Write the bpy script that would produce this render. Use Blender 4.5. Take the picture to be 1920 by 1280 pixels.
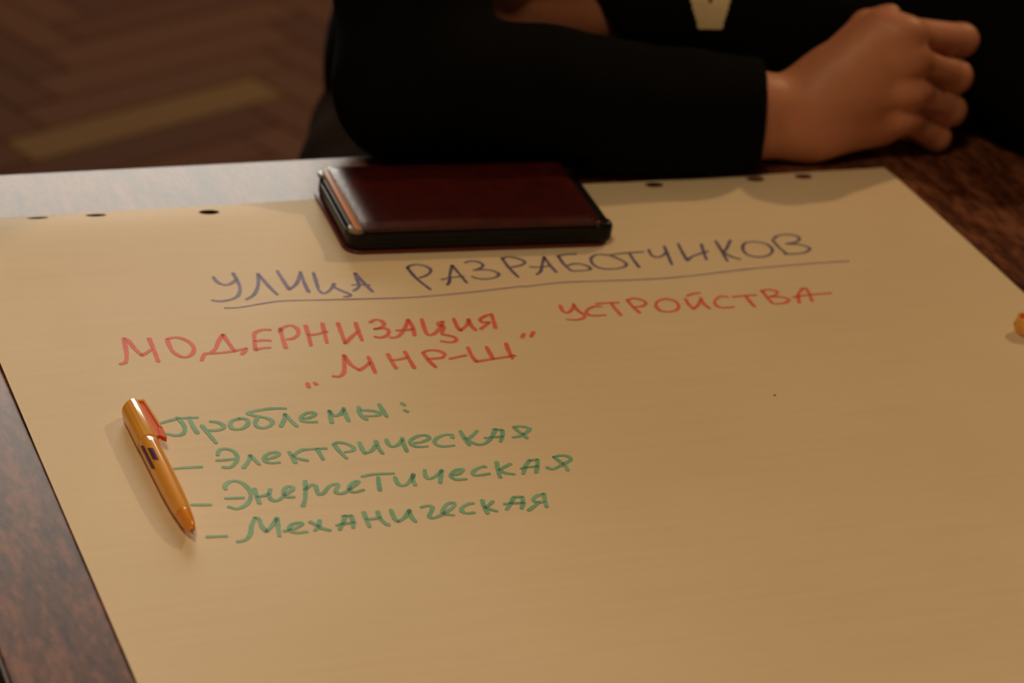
import bpy, bmesh, math, random
import numpy as np
from mathutils import Vector, Matrix, noise
from mathutils.bvhtree import BVHTree
from mathutils.geometry import delaunay_2d_cdt

random.seed(4)
for o in list(bpy.data.objects):
    bpy.data.objects.remove(o)
SC = bpy.context.scene
COL = SC.collection
TZ = 0.74                                   # height of the table top

# ------------------------------------------------------------------ camera
cam_d = bpy.data.cameras.new('camera')
cam = bpy.data.objects.new('camera', cam_d)
COL.objects.link(cam)
cam.matrix_world = Matrix(((0.92537, 0.07274, -0.37198, 0.0),
                           (-0.35873, 0.48517, -0.79744, 0.0),
                           (0.12247, 0.87139, 0.47509, 1.54781),
                           (0, 0, 0, 1)))
cam_d.sensor_fit = 'HORIZONTAL'
cam_d.sensor_width = 36.0
cam_d.lens = 36.0 * 5200 / 1920
cam_d.clip_start = 0.05
cam_d.dof.use_dof = True
cam_d.dof.focus_distance = 1.57
cam_d.dof.aperture_fstop = 7.0
SC.camera = cam

# ------------------------------------------------------------------ light and exposure
SC.view_settings.view_transform = 'Standard'
SC.view_settings.look = 'None'
SC.view_settings.gamma = 1.0
SC.view_settings.use_curve_mapping = False
SC.view_settings.exposure = -0.04

world = bpy.data.worlds.new('world')
SC.world = world
world.use_nodes = True
world.node_tree.nodes['Background'].inputs[0].default_value = (0.9, 0.75, 0.55, 1)
world.node_tree.nodes['Background'].inputs[1].default_value = 0.05


def area(name, loc, target, sx, sy, power, color, shape='RECTANGLE', spread=180):
    d = bpy.data.lights.new(name, 'AREA')
    d.shape = shape
    d.size = sx
    d.size_y = sy
    d.energy = power
    d.color = color
    d.spread = math.radians(spread)
    o = bpy.data.objects.new(name, d)
    COL.objects.link(o)
    o.location = loc
    o.rotation_euler = (Vector(target) - Vector(loc)).to_track_quat('-Z', 'Y').to_euler()
    return o


# daylight coming in through the window of the back wall
area('window_daylight', (1.40, 5.10, 2.05), (0.9, 1.0, 1.3), 1.45, 1.65, 66, (1.0, 0.92, 0.80))
# warm overhead light: a fill added on the camera side, then the lamp beyond the fist
area('ceiling_lamp_light', (-0.2, 0.5, 3.08), (-0.2, 0.5, 0), 0.5, 0.5, 20, (1.0, 0.72, 0.42), 'DISK')
area('ceiling_lamp_light', (3.2, 2.75, 3.08), (1.0, 1.5, 0.7), 0.09, 0.09, 28, (1.0, 0.64, 0.32), 'DISK')

# ------------------------------------------------------------------ material helpers


class NT:
    def __init__(self, name):
        m = bpy.data.materials.new(name)
        m.use_nodes = True
        self.m = m
        self.t = m.node_tree
        self.b = self.t.nodes['Principled BSDF']

    def n(self, kind, **kw):
        nd = self.t.nodes.new(kind)
        for k, v in kw.items():
            if k.startswith('_'):
                setattr(nd, k[1:], v)
            else:
                nd.inputs[k.replace('__', ' ')].default_value = v
        return nd

    def l(self, a, b):
        self.t.links.new(a, b)

    def set(self, **kw):
        for k, v in kw.items():
            self.b.inputs[k.replace('__', ' ')].default_value = v
        return self

    def coords(self, scale=(1, 1, 1), rot=(0, 0, 0)):
        tc = self.n('ShaderNodeTexCoord')
        mp = self.n('ShaderNodeMapping')
        mp.inputs['Scale'].default_value = scale
        mp.inputs['Rotation'].default_value = rot
        self.l(tc.outputs['Object'], mp.inputs['Vector'])
        return mp.outputs['Vector']

    def noise(self, vec, scale, detail=3, rough=0.5):
        nd = self.n('ShaderNodeTexNoise', Scale=scale, Detail=detail, Roughness=rough)
        self.l(vec, nd.inputs['Vector'])
        return nd.outputs[0]

    def ramp(self, fac, stops):
        r = self.n('ShaderNodeValToRGB')
        e = r.color_ramp.elements
        while len(e) < len(stops):
            e.new(0.5)
        for i, (p, c) in enumerate(stops):
            e[i].position = p
            e[i].color = (*c, 1)
        self.l(fac, r.inputs[0])
        return r.outputs[0]

    def bump(self, h, strength=0.2, dist=0.001):
        bp = self.n('ShaderNodeBump', Strength=strength, Distance=dist)
        self.l(h, bp.inputs['Height'])
        self.l(bp.outputs[0], self.b.inputs['Normal'])


def plain(name, col, rough=0.5, metal=0.0, spec=0.5, var=0.12, scale=30, coat=0.0, bump=0.0, bscale=200, bdist=0.0005):
    t = NT(name)
    v = t.coords()
    f = t.noise(v, scale, 3)
    a = tuple(max(0, c * (1 - var)) for c in col)
    b = tuple(min(1, c * (1 + var)) for c in col)
    t.l(t.ramp(f, [(0.3, a), (0.7, b)]), t.b.inputs['Base Color'])
    t.set(Roughness=rough, Metallic=metal)
    t.b.inputs['Specular IOR Level'].default_value = spec
    if coat:
        t.b.inputs['Coat Weight'].default_value = coat
        t.b.inputs['Coat Roughness'].default_value = 0.12
    if bump:
        t.bump(t.noise(v, bscale, 2), bump, bdist)
    return t.m


M = {}
# paper of the flip chart sheet: off-white with faint streaks across and very fine tooth
t = NT('flip_chart_paper')
v = t.coords((1, 1, 1))
v2 = t.coords((3, 60, 1))
f1 = t.noise(v, 6, 4)
f2 = t.noise(v2, 3, 4)
mx = t.n('ShaderNodeMath', _operation='MULTIPLY_ADD')
t.l(f2, mx.inputs[0])
mx.inputs[1].default_value = 0.6
t.l(f1, mx.inputs[2])
t.l(t.ramp(mx.outputs[0], [(0.45, (0.75, 0.615, 0.415)), (1.1, (0.81, 0.68, 0.475))]), t.b.inputs['Base Color'])
t.set(Roughness=0.62)
t.b.inputs['Specular IOR Level'].default_value = 0.35
t.bump(t.noise(v, 900, 2), 0.12, 0.0004)
M['paper'] = t.m


def ink(name, a, b):
    t = NT(name)
    v = t.coords((1, 1, 1))
    f = t.noise(v, 55, 4, 0.65)
    t.l(t.ramp(f, [(0.32, a), (0.68, b)]), t.b.inputs['Base Color'])
    t.set(Roughness=0.6)
    t.b.inputs['Specular IOR Level'].default_value = 0.3
    return t.m


M['blue'] = ink('blue_ink', (0.18, 0.16, 0.32), (0.28, 0.24, 0.42))
M['navy'] = ink('navy_ink', (0.105, 0.085, 0.19), (0.18, 0.15, 0.28))
M['violet'] = ink('violet_ink', (0.25, 0.16, 0.30), (0.38, 0.26, 0.42))
M['red'] = ink('red_ink', (0.80, 0.13, 0.085), (0.86, 0.21, 0.15))
M['green'] = ink('green_ink', (0.17, 0.43, 0.26), (0.29, 0.55, 0.38))

# table laminate: dark reddish brown with a cross-grain mottle and a satin sheen
t = NT('table_laminate')
v = t.coords((9, 2.2, 4))
f = t.noise(v, 9, 6, 0.62)
v3 = t.coords((60, 22, 20))
g = t.noise(v3, 4, 4, 0.6)
mx = t.n('ShaderNodeMath', _operation='MULTIPLY_ADD')
t.l(g, mx.inputs[0])
mx.inputs[1].default_value = 0.7
t.l(f, mx.inputs[2])
t.l(t.ramp(mx.outputs[0], [(0.66, (0.042, 0.012, 0.0055)), (0.84, (0.110, 0.036, 0.017)), (1.02, (0.21, 0.080, 0.042))]), t.b.inputs['Base Color'])
t.set(Roughness=0.29)
t.b.inputs['Specular IOR Level'].default_value = 0.26
t.bump(g, 0.08, 0.0005)
M['table'] = t.m
M['table_edge'] = plain('table_edge_band', (0.035, 0.018, 0.012), 0.45)
M['steel_dark'] = plain('dark_steel', (0.03, 0.03, 0.032), 0.4, 0.6)

M['leather'] = plain('burgundy_leather', (0.050, 0.0055, 0.0045), 0.26, spec=0.5, var=0.25, scale=60, bump=0.25, bscale=420, bdist=0.0004)
M['leather_dark'] = plain('burgundy_leather_edge', (0.10, 0.012, 0.012), 0.42, bump=0.2, bscale=420)
M['tan'] = plain('tan_edge_strip', (0.50, 0.20, 0.055), 0.42, spec=0.4)
M['black_plastic'] = plain('black_plastic', (0.0045, 0.0045, 0.0042), 0.36, spec=0.22)
M['grey_plastic'] = plain('grey_plastic_bar', (0.05, 0.045, 0.038), 0.4)
M['rim'] = plain('rim_painted_glint', (0.20, 0.16, 0.11), 0.25)  # lighter than the black plastic: brownish highlights put into the colour


def plastic(name, col, trans=0.0, rough=0.16, sss=0.0, coat=0.8, thin=0.18):
    t = NT(name)
    v = t.coords((1, 1, 1))
    f = t.noise(v, 60, 2)
    t.l(t.ramp(f, [(0.3, tuple(c * 0.94 for c in col)), (0.7, col)]), t.b.inputs['Base Color'])
    t.set(Roughness=rough)
    t.b.inputs['Transmission Weight'].default_value = trans
    t.b.inputs['Subsurface Weight'].default_value = sss
    t.b.inputs['Subsurface Radius'].default_value = (0.004, 0.0015, 0.0004)
    t.b.inputs['Subsurface Scale'].default_value = 1.0
    t.b.inputs['Coat Weight'].default_value = coat
    t.b.inputs['Coat Roughness'].default_value = 0.06
    tr = t.n('ShaderNodeBsdfTranslucent', Color=(*col, 1))      # thin plastic lets light through
    mix = t.n('ShaderNodeMixShader', Fac=thin)
    t.l(t.b.outputs[0], mix.inputs[1])
    t.l(tr.outputs[0], mix.inputs[2])
    t.l(mix.outputs[0], t.t.nodes['Material Output'].inputs['Surface'])
    return t.m


M['pen_body'] = plastic('orange_translucent_plastic', (1.0, 0.50, 0.085), 0.0, 0.14)
M['pen_cap'] = plastic('orange_cap_plastic', (1.0, 0.52, 0.09), 0.0, 0.12)
M['pen_clip'] = plastic('deep_orange_plastic', (0.95, 0.15, 0.004), 0.0, 0.4, 0.0, 0.1)
M['pen_rim'] = plastic('pale_orange_plastic', (0.97, 0.56, 0.16), 0.0, 0.2)
M['pen_cone'] = plastic('amber_cone_plastic', (0.95, 0.36, 0.03), 0.0, 0.16)
M['refill'] = plain('pale_refill_tube', (0.75, 0.62, 0.38), 0.4)
M['metal'] = plain('pen_metal', (0.55, 0.50, 0.42), 0.25, 1.0)
M['print'] = plain('purple_print', (0.11, 0.035, 0.075), 0.35)

# skin: warm tone with redder patches
t = NT('skin')
v = t.coords((1, 1, 1))
f = t.noise(v, 30, 3)
t.l(t.ramp(f, [(0.32, (0.47, 0.185, 0.095)), (0.55, (0.53, 0.225, 0.125)), (0.72, (0.54, 0.20, 0.115))]), t.b.inputs['Base Color'])
t.set(Roughness=0.52)
t.b.inputs['Subsurface Weight'].default_value = 0.25
t.b.inputs['Subsurface Radius'].default_value = (0.006, 0.002, 0.001)
t.b.inputs['Subsurface Scale'].default_value = 1.0
t.bump(t.noise(v, 500, 3), 0.15, 0.0006)
M['skin'] = t.m
M['lips'] = plain('lips', (0.42, 0.14, 0.10), 0.45)

M['hoodie'] = plain('black_jersey', (0.0024, 0.0024, 0.0022), 0.9, spec=0.06, bump=0.4, bscale=900, bdist=0.0004)
M['print_white'] = plain('off_white_print', (0.62, 0.50, 0.30), 0.8, spec=0.2, bump=0.3, bscale=700)
M['trousers'] = plain('dark_brown_cloth', (0.022, 0.012, 0.008), 0.9, spec=0.02, var=0.3, scale=25, bump=0.4, bscale=800)
M['hair'] = plain('dark_brown_hair', (0.03, 0.018, 0.010), 0.5, var=0.4, scale=90)
M['eye'] = plain('eye_white', (0.75, 0.70, 0.65), 0.2)
M['iris'] = plain('brown_iris', (0.06, 0.03, 0.015), 0.2)
M['shoe'] = plain('black_leather_shoe', (0.02, 0.02, 0.02), 0.35)
M['sole'] = plain('pale_rubber_sole', (0.45, 0.42, 0.38), 0.7)
M['stool'] = plain('stool_beech', (0.30, 0.16, 0.07), 0.45)
M['wall'] = plain('painted_plaster', (0.66, 0.55, 0.40), 0.8, var=0.04, scale=4)
M['wall_dark'] = plain('dark_panelled_paint', (0.075, 0.042, 0.027), 0.7, var=0.06, scale=4)
M['ceiling'] = plain('ceiling_paint', (0.42, 0.34, 0.25), 0.85, var=0.03, scale=4)
M['frame'] = plain('white_window_paint', (0.75, 0.72, 0.66), 0.5)
M['base'] = plain('baseboard_wood', (0.16, 0.07, 0.035), 0.45)
M['subfloor'] = plain('floor_boards_under', (0.045, 0.018, 0.009), 0.55)
M['speck'] = plain('dark_speck', (0.05, 0.03, 0.02), 0.7)
t = NT('lamp_glass')
t.set(Roughness=0.4)
t.l(t.ramp(t.noise(t.coords(), 3), [(0.2, (0.8, 0.75, 0.65)), (0.8, (0.85, 0.8, 0.7))]), t.b.inputs['Base Color'])
t.b.inputs['Emission Color'].default_value = (1, 0.62, 0.28, 1)
t.b.inputs['Emission Strength'].default_value = 1.5
M['lampglass'] = t.m
t = NT('window_glass')
t.set(Roughness=0.02)
t.b.inputs['Transmission Weight'].default_value = 1.0
t.b.inputs['IOR'].default_value = 1.45
M['glass'] = t.m


def parquet(name, dark, light):
    t = NT(name)
    v = t.coords((2.5, 30, 10))
    f = t.noise(v, 4, 5, 0.6)
    oi = t.n('ShaderNodeObjectInfo')
    mx = t.n('ShaderNodeMath', _operation='MULTIPLY_ADD')
    t.l(f, mx.inputs[0])
    mx.inputs[1].default_value = 0.35
    t.l(oi.outputs['Random'], mx.inputs[2])
    t.l(t.ramp(mx.outputs[0], [(0.1, dark), (1.2, light)]), t.b.inputs['Base Color'])
    t.set(Roughness=0.7)
    t.b.inputs['Specular IOR Level'].default_value = 0.03
    return t.m


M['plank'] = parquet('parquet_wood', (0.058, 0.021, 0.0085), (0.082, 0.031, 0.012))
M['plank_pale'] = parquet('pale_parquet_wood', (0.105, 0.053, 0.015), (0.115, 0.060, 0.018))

# ------------------------------------------------------------------ object helpers


def tag(o, label=None, cat=None, group=None, kind=None):
    for k, x in (('label', label), ('category', cat), ('group', group), ('kind', kind)):
        if x:
            o[k] = x
    return o


def mesh_obj(name, verts, faces, mat, parent=None, smooth=False):
    me = bpy.data.meshes.new(name)
    me.from_pydata([tuple(p) for p in verts], [], faces)
    me.update()
    o = bpy.data.objects.new(name, me)
    COL.objects.link(o)
    if mat:
        me.materials.append(mat)
    if smooth:
        me.shade_smooth()
    if parent:
        o.parent = parent
    return o


def bm_obj(name, bm, mat, parent=None, smooth=False):
    me = bpy.data.meshes.new(name)
    bmesh.ops.recalc_face_normals(bm, faces=bm.faces)
    bm.to_mesh(me)
    bm.free()
    o = bpy.data.objects.new(name, me)
    COL.objects.link(o)
    me.materials.append(mat)
    if smooth:
        me.shade_smooth()
    if parent:
        o.parent = parent
    return o


def empty(name, loc=(0, 0, 0), rz=0.0):
    o = bpy.data.objects.new(name, None)
    o.empty_display_size = 0.05
    COL.objects.link(o)
    o.location = loc
    o.rotation_euler = (0, 0, rz)
    return o


def box_bm(x0, x1, y0, y1, z0, z1, bev=0.0, seg=2):
    bm = bmesh.new()
    bmesh.ops.create_cube(bm, size=1)
    for p in bm.verts:
        p.co = Vector(((x0 + x1) / 2 + p.co.x * (x1 - x0), (y0 + y1) / 2 + p.co.y * (y1 - y0), (z0 + z1) / 2 + p.co.z * (z1 - z0)))
    if bev:
        bmesh.ops.bevel(bm, geom=bm.edges[:], offset=bev, segments=seg, profile=0.5, affect='EDGES')
    return bm


def round_slab(x0, x1, y0, y1, z0, z1, r, edge=0.0, seg=8, eseg=3, radii=None):
    """a flat slab with rounded corners in plan and a rounded top and bottom edge"""
    def loop(ins):
        pts = []
        rr = radii or (r, r, r, r)
        for (cx, cy, a0, q) in ((x1, y1, 0, rr[0]), (x0, y1, 90, rr[1]), (x0, y0, 180, rr[2]), (x1, y0, 270, rr[3])):
            sx = -1 if cx == x1 else 1
            sy = -1 if cy == y1 else 1
            for k in range(seg + 1):
                a = math.radians(a0 + 90 * k / seg)
                q2 = max(q - ins, 0.0002)
                pts.append((cx + sx * q + math.cos(a) * q2, cy + sy * q + math.sin(a) * q2))
        return pts
    rings = []
    if edge:
        for k in range(eseg + 1):
            a = math.pi / 2 * k / eseg
            rings.append((edge * (1 - math.sin(a)), z0 + edge * (1 - math.cos(a))))
        for k in range(eseg + 1):
            a = math.pi / 2 * k / eseg
            rings.append((edge * (1 - math.cos(a)), z1 - edge * (1 - math.sin(a))))
    else:
        rings = [(0, z0), (0, z1)]
    vs, fs = [], []
    n = 4 * (seg + 1)
    for ins, z in rings:
        vs += [(x, y, z) for x, y in loop(ins)]
    for k in range(len(rings) - 1):
        for i in range(n):
            j = (i + 1) % n
            fs.append((k * n + i, k * n + j, (k + 1) * n + j, (k + 1) * n + i))
    fs.append(tuple(reversed(range(n))))
    fs.append(tuple(range((len(rings) - 1) * n, len(rings) * n)))
    return vs, fs


def flat_shade_caps(o, ang=40):
    o.data.shade_smooth()
    o.data.set_sharp_from_angle(angle=math.radians(ang))


def lathe(profile, seg=40, axis='y'):
    vs, fs = [], []
    for (y, r) in profile:
        for k in range(seg):
            a = 2 * math.pi * k / seg
            vs.append((r * math.cos(a), y, r * math.sin(a)) if axis == 'y' else (r * math.cos(a), r * math.sin(a), y))
    for i in range(len(profile) - 1):
        for k in range(seg):
            j = (k + 1) % seg
            fs.append((i * seg + k, (i + 1) * seg + k, (i + 1) * seg + j, i * seg + j))
    fs.append(tuple(range(seg)))
    fs.append(tuple(reversed(range((len(profile) - 1) * seg, len(profile) * seg))))
    return vs, fs


def prism(poly, z0, z1):
    n = len(poly)
    vs = [(x, y, z0) for x, y in poly] + [(x, y, z1) for x, y in poly]
    fs = [tuple(reversed(range(n))), tuple(range(n, 2 * n))]
    for i in range(n):
        j = (i + 1) % n
        fs.append((i, j, n + j, n + i))
    return vs, fs


# signed distance modelling of the soft shapes (person, clothes) ------------


class Field:
    def __init__(self, lo, hi, h):
        self.lo = np.array(lo, float)
        self.h = h
        self.n = np.ceil((np.array(hi) - self.lo) / h).astype(int) + 1
        self.v = np.full(self.n, 0.5, np.float32)

    def _win(self, lo, hi):
        a = np.clip(np.floor((np.array(lo) - self.lo) / self.h).astype(int), 0, self.n)
        b = np.clip(np.ceil((np.array(hi) - self.lo) / self.h).astype(int) + 1, 0, self.n)
        return tuple(slice(i, j) for i, j in zip(a, b))

    def _grid(self, sl):
        ax = [self.lo[i] + self.h * np.arange(sl[i].start, sl[i].stop) for i in range(3)]
        return np.meshgrid(*ax, indexing='ij')

    def _merge(self, sl, d, k):
        a = self.v[sl]
        if k <= 0:
            self.v[sl] = np.minimum(a, d)
            return
        t = np.clip(0.5 + 0.5 * (a - d) / k, 0, 1)
        self.v[sl] = a * (1 - t) + d * t - k * t * (1 - t)

    def cone(self, a, b, ra, rb, k=0.01):
        a = np.array(a, float)
        b = np.array(b, float)
        m = max(ra, rb) + k + 3 * self.h
        sl = self._win(np.minimum(a, b) - m, np.maximum(a, b) + m)
        X, Y, Z = self._grid(sl)
        if X.size == 0:
            return self
        e = b - a
        t = np.clip(((X - a[0]) * e[0] + (Y - a[1]) * e[1] + (Z - a[2]) * e[2]) / max(e @ e, 1e-9), 0, 1)
        d = np.sqrt((X - a[0] - t * e[0]) ** 2 + (Y - a[1] - t * e[1]) ** 2 + (Z - a[2] - t * e[2]) ** 2) - (ra + t * (rb - ra))
        self._merge(sl, d.astype(np.float32), k)
        return self

    def chain(self, pts, k=0.01):
        for p, q in zip(pts[:-1], pts[1:]):
            self.cone(p[:3], q[:3], p[3], q[3], k)
        return self

    def ell(self, c, r, k=0.01, sub=False):
        c = np.array(c, float)
        r = np.array(r, float)
        m = r + k + 3 * self.h
        sl = self._win(c - m, c + m)
        X, Y, Z = self._grid(sl)
        q = np.sqrt(((X - c[0]) / r[0]) ** 2 + ((Y - c[1]) / r[1]) ** 2 + ((Z - c[2]) / r[2]) ** 2)
        g = np.sqrt(((X - c[0]) / r[0] ** 2) ** 2 + ((Y - c[1]) / r[1] ** 2) ** 2 + ((Z - c[2]) / r[2] ** 2) ** 2) + 1e-6
        d = (q * (q - 1) / g).astype(np.float32)
        if sub:
            a = self.v[sl]
            d = -d
            t = np.clip(0.5 - 0.5 * (a - d) / k, 0, 1)
            self.v[sl] = a * (1 - t) + d * t + k * t * (1 - t)
        else:
            self._merge(sl, d, k)
        return self

    def groove(self, a, b, ra, rb, k=0.003):
        a = np.array(a, float)
        b = np.array(b, float)
        m = max(ra, rb) + k + 3 * self.h
        sl = self._win(np.minimum(a, b) - m, np.maximum(a, b) + m)
        X, Y, Z = self._grid(sl)
        e = b - a
        t = np.clip(((X - a[0]) * e[0] + (Y - a[1]) * e[1] + (Z - a[2]) * e[2]) / max(e @ e, 1e-9), 0, 1)
        d = -(np.sqrt((X - a[0] - t * e[0]) ** 2 + (Y - a[1] - t * e[1]) ** 2 + (Z - a[2] - t * e[2]) ** 2) - (ra + t * (rb - ra)))
        v = self.v[sl]
        t = np.clip(0.5 - 0.5 * (v - d) / k, 0, 1)
        self.v[sl] = v * (1 - t) + d * t + k * t * (1 - t)
        return self

    def cut(self, p, nrm):
        """remove everything on the side the normal points to"""
        p = np.array(p, float)
        nrm = np.array(nrm, float)
        nrm /= np.linalg.norm(nrm)
        X, Y, Z = self._grid(tuple(slice(0, int(k)) for k in self.n))
        d = (X - p[0]) * nrm[0] + (Y - p[1]) * nrm[1] + (Z - p[2]) * nrm[2]
        self.v = np.maximum(self.v, d.astype(np.float32))
        return self

    def join(self, other, k):
        self._merge(tuple(slice(0, int(q)) for q in self.n), other.v, k)
        return self

    def wrinkle(self, amp, scale, seed=0):
        X, Y, Z = self._grid(tuple(slice(0, int(k)) for k in self.n))
        r = np.random.RandomState(seed)
        w = np.zeros_like(X)
        for _ in range(7):
            kx = r.normal(size=3)
            kx /= np.linalg.norm(kx)
            w += np.sin((X * kx[0] + Y * kx[1] + Z * kx[2]) * scale * r.uniform(0.6, 1.7) + r.uniform(0, 6.28))
        self.v = self.v + (amp * w / 3).astype(np.float32)
        return self

    def mesh(self):
        """naive surface nets"""
        v = self.v
        ins = v < 0
        c = [v[i:v.shape[0] - 1 + i, j:v.shape[1] - 1 + j, k:v.shape[2] - 1 + k] for i in (0, 1) for j in (0, 1) for k in (0, 1)]
        off = [(i, j, k) for i in (0, 1) for j in (0, 1) for k in (0, 1)]
        cnt = sum((q < 0).astype(np.int8) for q in c)
        act = (cnt > 0) & (cnt < 8)
        idx = np.argwhere(act)
        ids = np.full(act.shape, -1, np.int64)
        ids[act] = np.arange(len(idx))
        cv = np.stack([q[act] for q in c], 1)
        acc = np.zeros((len(idx), 3))
        num = np.zeros(len(idx))
        for a in range(8):
            for b in range(a + 1, 8):
                if sum(abs(off[a][i] - off[b][i]) for i in range(3)) != 1:
                    continue
                s = (cv[:, a] < 0) != (cv[:, b] < 0)
                t = np.where(s, cv[:, a] / np.where(s, cv[:, a] - cv[:, b], 1), 0)
                p = np.array(off[a])[None] * (1 - t[:, None]) + np.array(off[b])[None] * t[:, None]
                acc += np.where(s[:, None], p, 0)
                num += s
        P = self.lo + self.h * (idx + acc / num[:, None])
        quads = []
        N = v.shape
        for ax in range(3):
            o1, o2 = (ax + 1) % 3, (ax + 2) % 3
            s0 = [slice(0, N[i]) for i in range(3)]
            s1 = [slice(0, N[i]) for i in range(3)]
            s0[ax] = slice(0, N[ax] - 1)
            s1[ax] = slice(1, N[ax])
            ch = ins[tuple(s0)] != ins[tuple(s1)]
            e = np.argwhere(ch)
            e = e[(e[:, o1] > 0) & (e[:, o2] > 0) & (e[:, o1] < N[o1] - 1) & (e[:, o2] < N[o2] - 1)]
            flip = ins[tuple(s0)][tuple(e.T)]

            def g(d1, d2):
                q = e.copy()
                q[:, o1] -= d1
                q[:, o2] -= d2
                return ids[tuple(q.T)]
            q = np.stack([g(1, 1), g(0, 1), g(0, 0), g(1, 0)], 1)
            q[~flip] = q[~flip][:, ::-1]
            quads.append(q)
        return P, np.concatenate(quads)


def relax(P, F, it):
    n = len(P)
    for _ in range(it):
        s = np.zeros((n, 3))
        c = np.zeros(n)
        for i in range(4):
            a, b = F[:, i], F[:, (i + 1) % 4]
            np.add.at(s, a, P[b])
            np.add.at(c, a, 1)
            np.add.at(s, b, P[a])
            np.add.at(c, b, 1)
        P = 0.5 * P + 0.5 * s / np.maximum(c, 1)[:, None]
    return P


def field_mesh(fields, it=1):
    Ps, Fs, o = [], [], 0
    for f in fields:
        P, F = f.mesh()
        P = relax(P, F, it)
        Ps.append(P)
        Fs.append(F + o)
        o += len(P)
    return np.concatenate(Ps), np.concatenate(Fs)


def np_obj(name, P, F, mat, parent=None):
    me = bpy.data.meshes.new(name)
    me.vertices.add(len(P))
    me.vertices.foreach_set('co', P.astype(np.float32).ravel())
    me.loops.add(len(F) * 4)
    me.loops.foreach_set('vertex_index', F.astype(np.int32).ravel())
    me.polygons.add(len(F))
    me.polygons.foreach_set('loop_start', np.arange(0, len(F) * 4, 4, dtype=np.int32))
    me.polygons.foreach_set('loop_total', np.full(len(F), 4, np.int32))
    me.update(calc_edges=True)
    me.validate()
    me.shade_smooth()
    me.materials.append(mat)
    o = bpy.data.objects.new(name, me)
    COL.objects.link(o)
    if parent:
        o.parent = parent
    return o


# ------------------------------------------------------------------ room
RX0, RX1, RY0, RY1, RZ = -2.6, 4.6, -2.6, 5.2, 3.2
fl = bm_obj('floor', box_bm(RX0, RX1, RY0, RY1, -0.06, -0.008), M['subfloor'])
tag(fl, kind='structure')
# herringbone parquet: each block is a piece of the floor
PL, PW = 0.42, 0.07
FA = math.radians(23.4)
ca, sa = math.cos(FA), math.sin(FA)
bm = box_bm(0.001, PL - 0.001, 0.001, PW - 0.001, -0.012, 0.0, 0.0015, 1)
plank_me = bpy.data.meshes.new('plank')
bmesh.ops.translate(bm, verts=bm.verts, vec=(-PL / 2, -PW / 2, 0))
bm.to_mesh(plank_me)
bm.free()
plank_me.materials.append(M['plank'])
pale_me = plank_me.copy()
pale_me.materials.clear()
pale_me.materials.append(M['plank_pale'])
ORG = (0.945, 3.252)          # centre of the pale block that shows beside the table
cand = []
for i in range(-60, 60):
    for j in range(-14, 14):
        u0, v0 = i * PW + j * 2 * PL, i * PW
        for (cu, cv, r) in ((u0, v0, 0), (u0 + PL / 2 + PW / 2, v0 - PL / 2 + PW / 2, 90)):
            x = ORG[0] + cu * ca - cv * sa
            y = ORG[1] + cu * sa + cv * ca
            if RX0 + 0.3 < x < RX1 - 0.3 and y < RY1 - 0.3:
                cand.append((math.hypot((x - 1.05) / 1.25, y - 3.4), x, y, r))
cand.sort()
for k, (d, x, y, r) in enumerate(cand[:296]):
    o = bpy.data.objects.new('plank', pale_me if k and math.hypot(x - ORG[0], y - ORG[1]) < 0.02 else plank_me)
    COL.objects.link(o)
    o.parent = fl
    o.location = (x, y, random.uniform(-0.0004, 0.0004))
    o.rotation_euler = (0, 0, FA + math.radians(r))

rest = cand[296:1900]
bm = bmesh.new()
for (d, x, y, r) in rest:
    a = FA + math.radians(r)
    q = [bm.verts.new((x + px * math.cos(a) - py * math.sin(a), y + px * math.sin(a) + py * math.cos(a), -0.0005))
         for px, py in ((-PL / 2 + .001, -PW / 2 + .001), (PL / 2 - .001, -PW / 2 + .001), (PL / 2 - .001, PW / 2 - .001), (-PL / 2 + .001, PW / 2 - .001))]
    bm.faces.new(q)
ex = bmesh.ops.extrude_face_region(bm, geom=bm.faces[:])
bmesh.ops.translate(bm, verts=[g for g in ex['geom'] if isinstance(g, bmesh.types.BMVert)], vec=(0, 0, -0.01))
o = bm_obj('parquet_blocks', bm, M['plank'], fl)
tag(o, kind='stuff')

tag(bm_obj('wall_left', box_bm(RX0 - 0.1, RX0, RY0, RY1, 0, RZ), M['wall']), kind='structure')
tag(bm_obj('wall_right', box_bm(RX1, RX1 + 0.1, RY0, RY1, 0, RZ), M['wall_dark']), kind='structure')
tag(bm_obj('wall_front', box_bm(RX0, RX1, RY0 - 0.1, RY0, 0, RZ), M['wall']), kind='structure')
# back wall with a window opening
WX0, WX1, WZ0, WZ1 = 0.65, 2.15, 1.20, 2.90
wb = bmesh.new()
for (a, b, c, d) in ((RX0, WX0, 0, RZ), (WX1, RX1, 0, RZ), (WX0, WX1, 0, WZ0), (WX0, WX1, WZ1, RZ)):
    q = box_bm(a, b, RY1, RY1 + 0.15, c, d)
    tmp = bpy.data.meshes.new('t')
    q.to_mesh(tmp)
    q.free()
    wb.from_mesh(tmp)
    bpy.data.meshes.remove(tmp)
tag(bm_obj('wall_back', wb, M['wall_dark']), kind='structure')
tag(bm_obj('ceiling', box_bm(RX0, RX1, RY0, RY1, RZ, RZ + 0.1), M['ceiling']), kind='structure')
for nm, b in (('baseboard_back', (RX0 + .02, RX1 - .02, RY1 - 0.02, RY1, 0, 0.1)), ('baseboard_left', (RX0, RX0 + 0.02, RY0, RY1, 0, 0.1)),
              ('baseboard_right', (RX1 - 0.02, RX1, RY0, RY1, 0, 0.1)), ('baseboard_front', (RX0 + .02, RX1 - .02, RY0, RY0 + 0.02, 0, 0.1))):
    tag(bm_obj(nm, box_bm(*b, 0.004), M['base']), kind='structure')
win = empty('window_1', ((WX0 + WX1) / 2, RY1 + 0.05, WZ0))
tag(win, kind='structure')
hw, hh = (WX1 - WX0) / 2, WZ1 - WZ0
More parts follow.
